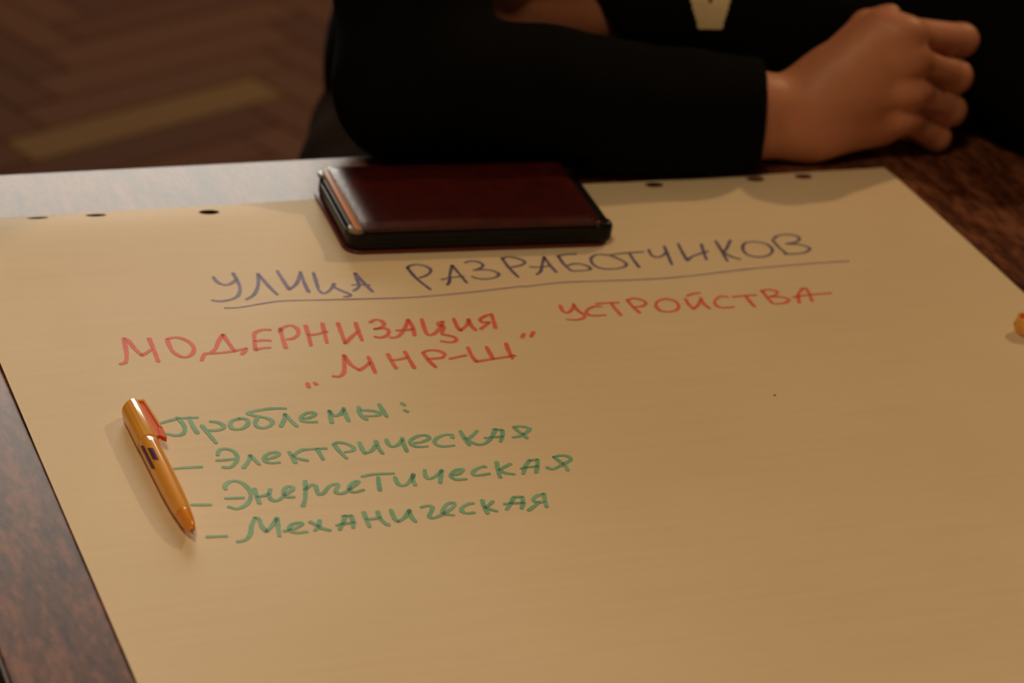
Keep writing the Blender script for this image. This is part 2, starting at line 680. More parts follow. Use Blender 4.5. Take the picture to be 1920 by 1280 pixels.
for (a, b, c, d) in ((-hw, -hw + .06, 0, hh), (hw - .06, hw, 0, hh), (-hw + .06, hw - .06, 0, .06), (-hw + .06, hw - .06, hh - .06, hh), (-.025, .025, .06, hh - .06)):
    bm_obj('window_frame', box_bm(a, b, 0.0, .06, c, d, .006), M['frame'], win)
for (a, b) in ((-hw + .06, -.025), (.025, hw - .06)):
    bm_obj('pane', box_bm(a, b, .028, .034, .06, hh - .06), M['glass'], win)
bm_obj('window_sill', box_bm(-hw - .05, hw + .05, -.20, 0, -.04, 0, .008), M['frame'], win)

for nm, (lx, ly, rr, lab) in {'a': (-0.2, 0.5, 0.26, 'added round warm fill lamp above the near side of the table'), 'b': (3.2, 2.75, 0.07, 'small round warm ceiling lamp beyond the closed fist')}.items():
    L = empty('ceiling_lamp', (lx, ly, RZ))
    tag(L, lab, 'lamp', 'round ceiling lamps')
    vs, fs = lathe([(-0.03, rr), (-0.03, rr + .02), (0, rr + .03)], 32, 'z')
    mesh_obj('lamp_rim', vs, fs, M['steel_dark'], L)
    vs, fs = lathe([(-0.045, rr * .7), (-0.031, rr * .98)], 32, 'z')
    mesh_obj('lamp_glass', vs, fs, M['lampglass'], L, True)

# ------------------------------------------------------------------ table
TX0, TX1, TY0, TY1 = 0.2615, 1.52, 0.42, 1.6195
tb = empty('table', ((TX0 + TX1) / 2, (TY0 + TY1) / 2, 0))
tag(tb, 'brown wood-grain laminate table under the written paper sheet', 'table')
TC = tb.location
top = bm_obj('tabletop', box_bm(TX0 - TC.x, TX1 - TC.x, TY0 - TC.y, TY1 - TC.y, TZ - 0.025, TZ, 0.0012, 2), M['table'], tb)
for (a, b, c, d) in ((TX0 - .0015, TX0, TY0, TY1), (TX1, TX1 + .0015, TY0, TY1), (TX0, TX1, TY0 - .0015, TY0), (TX0, TX1, TY1, TY1 + .0015)):
    bm_obj('edge_band', box_bm(a - TC.x, b - TC.x, c - TC.y, d - TC.y, TZ - .0245, TZ - .001), M['table_edge'], tb)
for sx in (TX0 + .05, TX1 - .09):
    for sy in (TY0 + .05, TY1 - .09):
        bm_obj('leg', box_bm(sx - TC.x, sx + .04 - TC.x, sy - TC.y, sy + .04 - TC.y, 0, TZ - .025, .003), M['steel_dark'], tb)
for (a, b, c, d) in ((TX0 + .09, TX1 - .09, TY0 + .06, TY0 + .08), (TX0 + .09, TX1 - .09, TY1 - .08, TY1 - .06),
                     (TX0 + .06, TX0 + .08, TY0 + .09, TY1 - .09), (TX1 - .08, TX1 - .06, TY0 + .09, TY1 - .09)):
    bm_obj('rail', box_bm(a - TC.x, b - TC.x, c - TC.y, d - TC.y, TZ - .065, TZ - .025, .002), M['steel_dark'], tb)

# ------------------------------------------------------------------ flip chart sheet
SX0, SY1, SW, SH = 0.3205, 1.558, 0.680, 0.985        # left edge, far edge, width, length


def sheet_h(x, y):
    """height of the paper over the table: soft buckles, a lifted strip at its far left edge"""
    u = x - SX0
    w = SY1 - y
    h = 0.0004 + 0.0005 * min(1, w / 0.02)
    h += 0.0009 * (1 + math.sin(9.0 * u + 5.2 * w + 0.6)) * min(1, w / 0.15)
    h += 0.0006 * (1 + math.sin(15.0 * w - 4.5 * u + 1.1)) * min(1, w / 0.15)
    h += 0.0004 * (1 + math.sin(31.0 * w + 8.0 * u)) * min(1, w / 0.1)
    a = math.exp(-(max(0, u - 0.03) / 0.13) ** 2)
    s = w / 0.030
    bumpf = s * math.exp(1 - s) if s > 0 else 0
    h += (0.0048 * a + 0.0006) * bumpf
    # the left edge lies close to the table
    k = max(min(1, u / 0.06), 1 - min(1, max(0, (w - 0.08) / 0.2)))
    h = 0.0005 + (h - 0.0005) * (0.25 + 0.75 * k)
    # pressed flat under the leather case
    e = max(0.552 - x, x - 0.764, 1.452 - y, 0) / 0.035
    if e < 1:
        h = 0.0009 + (h - 0.0009) * e * e * (3 - 2 * e)
    return h


def build_sheet():
    pts, edges = [], []
    nx, ny = 126, 180

    def ring(lst):
        b = len(pts)
        pts.extend(Vector(p) for p in lst)
        edges.extend((b + i, b + (i + 1) % len(lst)) for i in range(len(lst)))
    border = [(SX0 + SW * i / nx, SY1) for i in range(nx)] + [(SX0 + SW, SY1 - SH * j / ny) for j in range(ny)] \
        + [(SX0 + SW * (1 - i / nx), SY1 - SH) for i in range(nx)] + [(SX0, SY1 - SH * (1 - j / ny)) for j in range(ny)]
    ring(border)
    holes = [(0.3812, 1.5468, .0026), (0.4190, 1.5475, .0033), (0.4932, 1.5450, .0042), (0.8145, 1.5510, .0042), (0.8930, 1.5505, .0042), (0.9310, 1.5505, .0042)]
    HA = 0.0068
    for (hx, hy, HB) in holes:
        ring([(hx + HA * math.cos(-2 * math.pi * k / 28), hy + HB * math.sin(-2 * math.pi * k / 28)) for k in range(28)])

    def near_hole(x, y, m):
        return any(((x - hx) / (HA + m)) ** 2 + ((y - hy) / (HB + m)) ** 2 < 1 for hx, hy, HB in holes)
    for i in range(1, nx):
        for j in range(1, ny):
            p = (SX0 + SW * i / nx, SY1 - SH * j / ny)
            if not near_hole(*p, 0.003):
                pts.append(Vector(p))
    for i in range(1, nx * 2):                       # finer rows along the lifted edge
        for j in range(1, 16):
            p = (SX0 + SW * i / (nx * 2), SY1 - 0.0031 * j - 0.0007)
            if not near_hole(*p, 0.0012):
                pts.append(Vector(p))
    co, _, tri, *_ = delaunay_2d_cdt(pts, edges, [], 0, 1e-6)
    vs = [(p.x, p.y, TZ + sheet_h(p.x, p.y)) for p in co]
    fs = []
    for f in tri:
        c = sum((co[i] for i in f), Vector((0, 0))) / len(f)
        if not near_hole(c.x, c.y, 0):
            a, b, d = (co[i] for i in f[:3])
            fs.append(tuple(f) if (b - a).cross(d - a) > 0 else tuple(reversed(f)))
    return vs, fs


vs, fs = build_sheet()
S0 = Vector((SX0, SY1, TZ))
vs = [Vector(p) - S0 for p in vs]
sheet = mesh_obj('flip_chart_sheet', vs, fs, M['paper'], None, True)
sheet.location = S0
tag(sheet, 'large cream flip chart sheet with handwritten marker words spread on the table', 'paper')
# handwriting: strokes in tenths of a millimetre on the sheet, measured from its far left corner
INK = [
  ('blue', 2.3, [[(1509,-1018),(1513,-1071),(1535,-1116),(1572,-1126),(1617,-1095),(1644,-1065)],
    [(1646,-981),(1645,-1070),(1638,-1163),(1612,-1241),(1574,-1293),(1515,-1322),(1458,-1327),(1420,-1310)],
    [(1801,-1009),(1780,-1089),(1743,-1189),(1693,-1275),(1633,-1325)],
    [(1801,-1009),(1811,-1093),(1824,-1201),(1841,-1289)],
    [(1933,-986),(1933,-1110),(1935,-1235)],
    [(1935,-1235),(2002,-1167),(2060,-1056),(2079,-1006)],
    [(2079,-1006),(2059,-1151),(2048,-1279)],
    [(2162,-1018),(2146,-1116),(2127,-1231),(2128,-1293),(2151,-1301),(2199,-1253),(2251,-1173)],
    [(2251,-1166),(2233,-1211),(2255,-1268),(2289,-1325),(2298,-1349),(2280,-1370),(2250,-1371)],
    [(2431,-1047),(2416,-1129),(2397,-1227),(2365,-1270),(2337,-1296)],
    [(2431,-1047),(2440,-1133),(2444,-1228),(2451,-1329)],
    [(2359,-1207),(2414,-1212),(2468,-1227)]]),  # ULITSA
  ('navy', 2.0, [[(2792,-1011),(2794,-1109),(2804,-1219),(2827,-1353)],
    [(2788,-1023),(2816,-997),(2862,-986),(2909,-1007),(2934,-1055),(2918,-1101),(2872,-1144),(2822,-1168)],
    [(3094,-1028),(3032,-1154),(2996,-1245),(2959,-1305)],
    [(3094,-1028),(3098,-1138),(3096,-1290)],
    [(2952,-1218),(3028,-1197),(3113,-1191)],
    [(3191,-1004),(3240,-988),(3287,-1009),(3296,-1060),(3253,-1098),(3212,-1112)],
    [(3212,-1112),(3272,-1113),(3330,-1138),(3354,-1190),(3317,-1236),(3250,-1254),(3194,-1241),(3165,-1203)],
    [(3458,-972),(3456,-1101),(3461,-1261)],
    [(3455,-989),(3495,-967),(3550,-985),(3592,-1045),(3547,-1089),(3471,-1108)],
    [(3746,-996),(3694,-1096),(3642,-1195),(3597,-1238)],
    [(3746,-996),(3741,-1102),(3741,-1226)],
    [(3599,-1120),(3654,-1133),(3732,-1126)],
    [(3840,-998),(3901,-986),(3977,-986)],
    [(3846,-999),(3839,-1108),(3848,-1223)],
    [(3848,-1223),(3927,-1229),(3983,-1217),(3988,-1173),(3955,-1131),(3910,-1118),(3849,-1139)],
    [(4188,-1029),(4118,-1015),(4056,-1057),(4033,-1142),(4060,-1213),(4138,-1238),(4223,-1217),(4258,-1172),(4251,-1121),(4219,-1061),(4188,-1029)],
    [(4215,-1028),(4295,-1020),(4449,-1020)],
    [(4343,-1027),(4331,-1144),(4320,-1243)],
    [(4497,-994),(4484,-1063),(4502,-1106),(4551,-1098),(4600,-1053)],
    [(4619,-974),(4593,-1090),(4559,-1238)],
    [(4725,-962),(4702,-1079),(4684,-1204)],
    [(4684,-1204),(4736,-1160),(4794,-1135),(4880,-1103)],
    [(4882,-993),(4849,-1099),(4816,-1219)],
    [(5001,-964),(4979,-1103),(4950,-1258)],
    [(5112,-965),(5035,-1072),(4981,-1134)],
    [(4981,-1134),(5007,-1197),(5050,-1246)],
    [(5267,-1012),(5195,-1023),(5139,-1099),(5130,-1187),(5187,-1233),(5273,-1219),(5336,-1151),(5337,-1060),(5267,-1012)],
    [(5405,-1011),(5402,-1120),(5410,-1212)],
    [(5424,-993),(5469,-954),(5543,-942),(5603,-971),(5604,-1024),(5550,-1064),(5477,-1076)],
    [(5477,-1076),(5571,-1104),(5612,-1161),(5558,-1211),(5483,-1227),(5395,-1215)]]),  # RAZRABOTCHIKOV
  ('violet', 1.5, [[(1468,-1415),(1554,-1421),(1674,-1399),(1829,-1375),(2020,-1387),(2357,-1418),(2701,-1441),(3064,-1427),(3439,-1396)],
    [(3436,-1405),(3690,-1383),(3933,-1397),(4297,-1425),(4553,-1424),(4818,-1405),(5088,-1385),(5489,-1376),(5795,-1379)]]),  # underline
  ('red', 2.5, [[(770,-1692),(754,-1808),(736,-1901),(711,-1968),(676,-1986)],
    [(776,-1698),(792,-1733),(805,-1824),(826,-1904)],
    [(826,-1904),(863,-1877),(897,-1846)],
    [(918,-1715),(913,-1840),(902,-1990)],
    [(1021,-1740),(1065,-1725),(1109,-1743),(1144,-1794),(1150,-1868),(1124,-1928),(1082,-1962),(1046,-1948),(1019,-1896),(1015,-1823),(1021,-1743)],
    [(1367,-1733),(1324,-1797),(1278,-1887),(1241,-1930)],
    [(1367,-1733),(1371,-1820),(1381,-1940)],
    [(1157,-2013),(1197,-1943),(1250,-1943),(1315,-1941),(1384,-1931),(1459,-1915)],
    [(1459,-1915),(1442,-1945),(1412,-1976)],
    [(1667,-1716),(1615,-1710),(1562,-1742),(1536,-1820),(1509,-1939)],
    [(1535,-1837),(1586,-1833),(1629,-1843)],
    [(1509,-1939),(1555,-1924),(1602,-1925)],
    [(1732,-1709),(1713,-1814),(1696,-1943)],
    [(1716,-1748),(1752,-1700),(1808,-1682),(1835,-1733),(1816,-1796),(1773,-1836),(1738,-1842)],
    [(1897,-1695),(1879,-1806),(1856,-1934)],
    [(2007,-1683),(1986,-1788),(1962,-1917)],
    [(1877,-1814),(1938,-1806),(2003,-1788)],
    [(2103,-1693),(2086,-1820),(2070,-1939)],
    [(2070,-1939),(2141,-1861),(2191,-1813)],
    [(2213,-1704),(2196,-1814),(2184,-1919)],
    [(2304,-1713),(2348,-1686),(2381,-1707),(2381,-1752),(2343,-1787),(2305,-1797)],
    [(2305,-1797),(2369,-1795),(2385,-1831),(2356,-1882),(2309,-1902),(2277,-1889)],
    [(2549,-1713),(2508,-1793),(2441,-1884),(2403,-1912),(2369,-1911)],
    [(2553,-1713),(2548,-1810),(2525,-1908)],
    [(2436,-1832),(2493,-1836),(2540,-1832)],
    [(2639,-1717),(2616,-1831),(2611,-1909),(2653,-1904),(2719,-1835),(2761,-1767)],
    [(2761,-1767),(2727,-1780),(2719,-1820),(2743,-1810),(2734,-1849),(2703,-1912),(2735,-1935),(2766,-1962),(2764,-1999),(2722,-2017),(2667,-1996)],
    [(2841,-1740),(2828,-1840),(2831,-1890)],
    [(2831,-1890),(2897,-1828),(2932,-1764)],
    [(2931,-1760),(2921,-1843),(2929,-1900)],
    [(3100,-1720),(3055,-1736),(3007,-1771),(3005,-1807),(3051,-1816)],
    [(3100,-1720),(3081,-1809),(3061,-1893)],
    [(3045,-1820),(3013,-1849),(2965,-1888)]]),  # MODERNIZATSIYA
  ('red', 2.5, [[(1701,-2355),(1697,-2400)],
    [(1745,-2354),(1751,-2376)],
    [(2017,-2073),(1987,-2176),(1956,-2263),(1917,-2305),(1877,-2299)],
    [(2018,-2077),(2024,-2182),(2055,-2255)],
    [(2055,-2255),(2103,-2219),(2145,-2179)],
    [(2159,-2112),(2151,-2201),(2142,-2296)],
    [(2288,-2097),(2283,-2178),(2284,-2265)],
    [(2401,-2083),(2397,-2174),(2395,-2278)],
    [(2284,-2174),(2343,-2166),(2396,-2152)],
    [(2507,-2121),(2512,-2203),(2528,-2285)],
    [(2504,-2114),(2546,-2092),(2605,-2101),(2635,-2145),(2604,-2184),(2552,-2187),(2515,-2188)],
    [(2648,-2204),(2699,-2192),(2761,-2178)],
    [(2806,-2090),(2795,-2181),(2798,-2258)],
    [(2798,-2258),(2874,-2248),(2971,-2236),(3063,-2224)],
    [(2923,-2101),(2918,-2177),(2913,-2243)],
    [(3061,-2077),(3045,-2164),(3035,-2255)],
    [(3216,-1984),(3187,-2024)],
    [(3285,-1971),(3248,-2022)]]),  # MNR-SH
  ('red', 2.2, [[(3583,-1673),(3572,-1742),(3593,-1773),(3640,-1733),(3673,-1681)],
    [(3675,-1667),(3671,-1744),(3690,-1817),(3671,-1849),(3615,-1866),(3558,-1853)],
    [(3845,-1725),(3794,-1722),(3737,-1754),(3716,-1793),(3734,-1828),(3828,-1835)],
    [(3825,-1689),(3885,-1688),(3975,-1694)],
    [(3926,-1694),(3924,-1769),(3928,-1852)],
    [(4048,-1668),(4049,-1752),(4062,-1841)],
    [(4046,-1673),(4097,-1656),(4141,-1682),(4155,-1726),(4113,-1761),(4052,-1764)],
    [(4306,-1691),(4242,-1715),(4204,-1774),(4211,-1834),(4258,-1855),(4322,-1838),(4358,-1784),(4354,-1724),(4306,-1691)],
    [(4438,-1712),(4429,-1794),(4438,-1843)],
    [(4438,-1843),(4490,-1798),(4534,-1737)],
    [(4547,-1710),(4534,-1785),(4546,-1854)],
    [(4467,-1675),(4524,-1654),(4568,-1651)],
    [(4732,-1727),(4686,-1716),(4626,-1763),(4606,-1820),(4633,-1857),(4713,-1861)],
    [(4767,-1734),(4846,-1729),(4934,-1734)],
    [(4858,-1730),(4854,-1807),(4857,-1875)],
    [(5000,-1677),(4995,-1779),(4996,-1856)],
    [(4993,-1691),(5051,-1677),(5095,-1708),(5071,-1748),(5020,-1768)],
    [(5020,-1768),(5091,-1780),(5129,-1822),(5081,-1859),(5012,-1863)],
    [(5288,-1703),(5227,-1763),(5177,-1877)],
    [(5276,-1697),(5312,-1702),(5302,-1774),(5275,-1867)],
    [(5173,-1799),(5284,-1783),(5455,-1783)]]),  # USTROYSTVA
  ('green', 2.5, [[(732,-2662),(795,-2641),(862,-2625),(960,-2630)],
    [(845,-2617),(859,-2664),(860,-2730),(833,-2788),(791,-2800),(747,-2778)],
    [(913,-2635),(911,-2716),(916,-2794)],
    [(962,-2717),(976,-2801),(992,-2908)],
    [(1023,-2683),(1060,-2697),(1086,-2738),(1067,-2769),(1021,-2779),(992,-2774)],
    [(1192,-2677),(1147,-2693),(1123,-2737),(1130,-2779),(1176,-2784),(1222,-2746),(1236,-2699),(1215,-2677),(1192,-2677)],
    [(1491,-2605),(1398,-2596),(1298,-2609),(1259,-2628),(1299,-2661),(1353,-2693),(1374,-2733),(1348,-2774),(1303,-2792),(1272,-2773),(1272,-2732),(1298,-2684)],
    [(1468,-2666),(1447,-2723),(1406,-2791)],
    [(1468,-2666),(1479,-2721),(1498,-2802)],
    [(1557,-2726),(1599,-2722),(1643,-2695),(1635,-2671),(1598,-2673),(1554,-2706),(1549,-2752),(1584,-2769),(1627,-2772)],
    [(1736,-2665),(1721,-2730),(1711,-2796)],
    [(1735,-2669),(1747,-2723),(1787,-2711),(1823,-2664)],
    [(1828,-2649),(1818,-2716),(1814,-2791)],
    [(1921,-2649),(1906,-2707),(1908,-2761),(1924,-2791)],
    [(1916,-2689),(1963,-2694),(2016,-2721),(2017,-2748),(1983,-2758),(1927,-2753)],
    [(2049,-2639),(2049,-2708),(2050,-2776)],
    [(2186,-2647),(2196,-2670)],
    [(2177,-2724),(2191,-2743)]]),  # Problemy
  ('green', 2.4, [[(682,-3134),(754,-3133),(845,-3137)],
    [(966,-3033),(985,-2988),(1028,-2975),(1065,-3007),(1068,-3069),(1035,-3134),(996,-3166),(960,-3158)],
    [(946,-3085),(991,-3088),(1038,-3085)],
    [(1144,-3063),(1122,-3114),(1071,-3183)],
    [(1144,-3063),(1155,-3105),(1169,-3162)],
    [(1220,-3113),(1268,-3103),(1309,-3074),(1299,-3052),(1254,-3060),(1216,-3094),(1212,-3136),(1240,-3158),(1286,-3159)],
    [(1373,-3059),(1375,-3114),(1374,-3177)],
    [(1378,-3112),(1418,-3071),(1456,-3050)],
    [(1381,-3115),(1412,-3142),(1448,-3164)],
    [(1456,-3050),(1519,-3050),(1592,-3057)],
    [(1539,-3055),(1540,-3106),(1539,-3166)],
    [(1651,-3030),(1659,-3104),(1675,-3176)],
    [(1645,-3022),(1675,-3005),(1718,-3020),(1750,-3069),(1731,-3102),(1689,-3110)],
    [(1801,-3023),(1794,-3098),(1793,-3142)],
    [(1793,-3142),(1840,-3121),(1886,-3063)],
    [(1900,-3021),(1891,-3100),(1895,-3159)],
    [(1966,-3017),(1961,-3060),(1972,-3096),(2014,-3080),(2057,-3032)],
    [(2061,-3014),(2048,-3082),(2040,-3160)],
    [(2115,-3079),(2166,-3073),(2215,-3044),(2209,-3010),(2160,-3009),(2102,-3047),(2091,-3090),(2117,-3120),(2175,-3126)],
    [(2353,-3062),(2357,-3027),(2314,-3023),(2259,-3051),(2231,-3091),(2243,-3130),(2279,-3143),(2330,-3142)],
    [(2424,-2997),(2421,-3078),(2422,-3153)],
    [(2523,-3010),(2472,-3061),(2436,-3088)],
    [(2425,-3079),(2448,-3127),(2477,-3158),(2521,-3150),(2569,-3110)],
    [(2640,-3010),(2597,-3070),(2569,-3110)],
    [(2623,-3011),(2672,-3026)],
    [(2673,-3026),(2654,-3080),(2616,-3148)],
    [(2542,-3094),(2592,-3093),(2649,-3097)],
    [(2752,-3006),(2800,-3006),(2839,-3035),(2819,-3065),(2779,-3093),(2742,-3112),(2707,-3114)],
    [(2754,-3006),(2763,-3060),(2780,-3101),(2783,-3139)]]),  # Elektricheskaya
  ('green', 2.4, [[(688,-3506),(746,-3516),(787,-3523)],
    [(912,-3382),(918,-3344),(963,-3307),(1011,-3322),(1036,-3393),(1027,-3474),(983,-3547),(920,-3585),(877,-3558)],
    [(885,-3473),(936,-3478),(983,-3482)],
    [(1068,-3401),(1059,-3479),(1053,-3552)],
    [(1153,-3420),(1128,-3478),(1129,-3526),(1158,-3540),(1229,-3482),(1280,-3436),(1274,-3410),(1240,-3422),(1213,-3472),(1220,-3512),(1259,-3520)],
    [(1053,-3488),(1093,-3482),(1135,-3468)],
    [(1370,-3368),(1343,-3460),(1306,-3564),(1277,-3620)],
    [(1338,-3462),(1388,-3416),(1410,-3431),(1400,-3498),(1405,-3520),(1437,-3502),(1486,-3444),(1531,-3427),(1532,-3452),(1500,-3509),(1536,-3529),(1607,-3479),(1656,-3432),(1650,-3419),(1610,-3445),(1586,-3493),(1598,-3529),(1661,-3514)],
    [(1699,-3376),(1769,-3365),(1884,-3375)],
    [(1786,-3398),(1767,-3465),(1750,-3535)],
    [(1879,-3414),(1874,-3484),(1897,-3509),(1944,-3475),(1994,-3406)],
    [(1993,-3398),(1970,-3458),(1965,-3516)],
    [(2072,-3369),(2055,-3433),(2067,-3464),(2115,-3441),(2166,-3393)],
    [(2170,-3386),(2141,-3445),(2111,-3518)],
    [(2202,-3453),(2250,-3443),(2289,-3402),(2263,-3395),(2221,-3424),(2195,-3458),(2213,-3498),(2271,-3504)],
    [(2426,-3402),(2419,-3389),(2365,-3413),(2331,-3450),(2341,-3477),(2423,-3473)],
    [(2511,-3358),(2485,-3448),(2470,-3524)],
    [(2584,-3392),(2533,-3420),(2495,-3445)],
    [(2495,-3445),(2517,-3482),(2562,-3501)],
    [(2706,-3373),(2657,-3434),(2615,-3506)],
    [(2705,-3377),(2756,-3375)],
    [(2756,-3375),(2726,-3446),(2692,-3509)],
    [(2625,-3452),(2678,-3445),(2726,-3446)],
    [(2859,-3366),(2903,-3356),(2945,-3374),(2947,-3411),(2902,-3440),(2843,-3473),(2799,-3490),(2776,-3465)],
    [(2861,-3367),(2876,-3421),(2888,-3474),(2884,-3519)]]),  # Energeticheskaya
  ('green', 2.4, [[(680,-3831),(730,-3835),(785,-3841)],
    [(985,-3691),(944,-3767),(915,-3841),(874,-3892),(826,-3905)],
    [(985,-3691),(1003,-3705),(998,-3777),(1006,-3834)],
    [(1006,-3834),(1050,-3787),(1097,-3722)],
    [(1103,-3710),(1081,-3806),(1063,-3890)],
    [(1102,-3846),(1158,-3835),(1214,-3799),(1206,-3778),(1165,-3788),(1138,-3822),(1137,-3855),(1168,-3874),(1221,-3873)],
    [(1267,-3780),(1286,-3810),(1309,-3854),(1349,-3881)],
    [(1324,-3772),(1301,-3832),(1267,-3868)],
    [(1477,-3754),(1442,-3818),(1401,-3884)],
    [(1461,-3757),(1508,-3760)],
    [(1508,-3760),(1499,-3815),(1481,-3878)],
    [(1400,-3840),(1453,-3830),(1506,-3829)],
    [(1587,-3736),(1578,-3809),(1571,-3884)],
    [(1665,-3743),(1656,-3803),(1664,-3858),(1681,-3888)],
    [(1577,-3811),(1658,-3810)],
    [(1743,-3740),(1733,-3830),(1743,-3862)],
    [(1743,-3862),(1794,-3827),(1842,-3762)],
    [(1843,-3758),(1831,-3821),(1837,-3879)],
    [(1918,-3744),(1962,-3735),(1978,-3759),(1953,-3802),(1932,-3836),(1940,-3861),(1984,-3848),(2053,-3806),(2105,-3761),(2109,-3730),(2069,-3741),(2026,-3795),(2020,-3834),(2068,-3852)],
    [(2219,-3756),(2189,-3758),(2142,-3788),(2128,-3826),(2148,-3848),(2190,-3849)],
    [(2281,-3733),(2266,-3803),(2261,-3871)],
    [(2335,-3757),(2294,-3794),(2267,-3813)],
    [(2270,-3813),(2294,-3836),(2321,-3857)],
    [(2466,-3739),(2421,-3803),(2381,-3851)],
    [(2471,-3736),(2517,-3741)],
    [(2517,-3741),(2498,-3803),(2468,-3856)],
    [(2390,-3795),(2444,-3796),(2501,-3803)],
    [(2652,-3735),(2609,-3743),(2571,-3774),(2575,-3807),(2622,-3814)],
    [(2651,-3732),(2631,-3799),(2614,-3865)],
    [(2589,-3812),(2548,-3846),(2499,-3882)]]),  # Mehanicheskaya
]


def smooth_line(p, n=7):
    if len(p) < 3:
        out = []
        for k in range(n + 1):
            out.append(p[0].lerp(p[-1], k / n))
        return out
    q = [p[0] * 2 - p[1]] + p + [p[-1] * 2 - p[-2]]
    out = []
    for i in range(1, len(q) - 2):
        a, b, c, d = q[i - 1], q[i], q[i + 1], q[i + 2]
        for k in range(n):
            t = k / n
            out.append(0.5 * ((2 * b) + (c - a) * t + (2 * a - 5 * b + 4 * c - d) * t * t + (3 * b - a - 3 * c + d) * t ** 3))
    out.append(p[-1])
    return out


zlift = 0.00014


def ribbon(strokes, width):
    global zlift
    vs, fs = [], []
    for st in strokes:
        zlift += 0.0000006
        p = smooth_line([Vector((x / 10000 + 0.32, y / 10000 + 1.558)) for x, y in st])
        q = [p[0]]
        for a in p[1:]:
            if (a - q[-1]).length > 0.0003:
                q.append(a)
        p = q
        if len(p) < 2:
            p = [p[0], p[0] + Vector((0.0005, -0.0008))]
        r0 = width / 2000
        L = len(p)
        ph = random.uniform(0, 6)
        base = len(vs)
        for i, a in enumerate(p):
            tg = (p[min(i + 1, L - 1)] - p[max(i - 1, 0)]).normalized()
            nn = Vector((-tg.y, tg.x))
            r = r0 * (1 + 0.10 * math.sin(i * 0.37 + ph) + 0.06 * math.sin(i * 1.3 + ph))
            # chisel felt tip: a little wider across than along
            r *= 0.84 + 0.24 * abs(nn.x)
            for s in (1, 0.33, -0.33, -1):
                b = a + nn * r * s
                vs.append((b.x, b.y))
        for i in range(L - 1):
            for s in range(3):
                k = base + i * 4 + s
                fs.append((k, k + 1, k + 5, k + 4))
        for end, i in ((-1, 0), (1, L - 1)):            # rounded stroke ends
            tg = (p[min(i + 1, L - 1)] - p[max(i - 1, 0)]).normalized() * end
            nn = Vector((-tg.y, tg.x))
            b0 = len(vs)
            for k in range(7):
                an = -math.pi / 2 + math.pi * k / 6
                b = p[i] + nn * math.sin(an) * r0 * 0.92 + tg * math.cos(an) * r0 * 0.75
                vs.append((b.x, b.y))
            fs.append(tuple(range(b0, b0 + 7)) if end < 0 else tuple(reversed(range(b0, b0 + 7))))
    out = [Vector((x, y, TZ + sheet_h(x, y) + zlift)) - S0 for x, y in vs]
    return out, fs


LAB = ['blue marker street heading word', 'blue marker second heading word', 'thin violet line under the heading', 'long word in red marker', 'short word in red marker between quote marks',
       'red marker word ending in a dash', 'green marker word followed by a colon', 'topmost green dashed word', 'middle green dashed word', 'bottom green dashed word']
for (c, wd, st), lab in zip(INK, LAB):
    vs, fs = ribbon(st, wd)
    o = mesh_obj('underline' if 'line' in lab else 'handwritten_word', vs, fs, M[c], sheet)
    o['label'] = lab
    # face everything upwards
    bm = bmesh.new()
    bm.from_mesh(o.data)
    for f in bm.faces:
        f.normal_update()
        if f.normal.z < 0:
            f.normal_flip()
    bm.to_mesh(o.data)
    bm.free()

# ------------------------------------------------------------------ leather case (tablet in a folding cover)
LW, LD = 0.1815, 0.0925
case = empty('tablet_case', (0.5648, 1.4775, TZ + 0.0011), math.radians(-3.6))
tag(case, 'closed burgundy leather tablet case lying on the top edge of the paper', 'case')
vs, fs = round_slab(0, LW, 0, LD, 0, 0.0022, 0.011, 0.0008)
flat_shade_caps(mesh_obj('bottom_cover', vs, fs, M['leather_dark'], case))
vs, fs = round_slab(0.0022, LW - .0004, 0.0010, LD - .0010, 0.0022, 0.0152, 0.0095, 0.0022)
tblt = mesh_obj('tablet_body', vs, fs, M['black_plastic'], case)
flat_shade_caps(tblt)
# the bar that runs along the left end, and the fine seam lines of the front side
vs, fs = round_slab(0.0006, 0.0034, 0.0105, LD - .013, 0.0085, 0.0132, 0.0013, 0.0012, 4)
flat_shade_caps(mesh_obj('end_bar', vs, fs, M['grey_plastic'], case))
for z in (0.0060, 0.0095):
    bm_obj('seam', box_bm(0.018, LW - .018, 0.0006, 0.0014, z, z + .0010, .0003, 1), M['black_plastic'], tblt)
# rounded ends of the rim that holds the tablet at the left
for ay in (0.0008, LD - .0128):
    vs, fs = round_slab(0.0016, 0.0130, ay, ay + .0120, 0.0138, 0.0162, 0.0055, 0.0011)
    flat_shade_caps(mesh_obj('rim_corner', vs, fs, M['rim'], case))
vs, fs = round_slab(0.0052, 0.0100, 0.0024, LD - .0024, 0.0146, 0.0172, 0.0010, 0.0007, 4)
flat_shade_caps(mesh_obj('tan_strip', vs, fs, M['tan'], case))
# corner holders of black plastic, rounded, standing a little proud at the right end
for ay in (-.0002, LD - .0128):
    vs, fs = round_slab(LW - .0150, LW + .0006, ay, ay + .0130, .0022, .0166, .0060, .0034)
    flat_shade_caps(mesh_obj('corner_holder', vs, fs, M['black_plastic'], case))
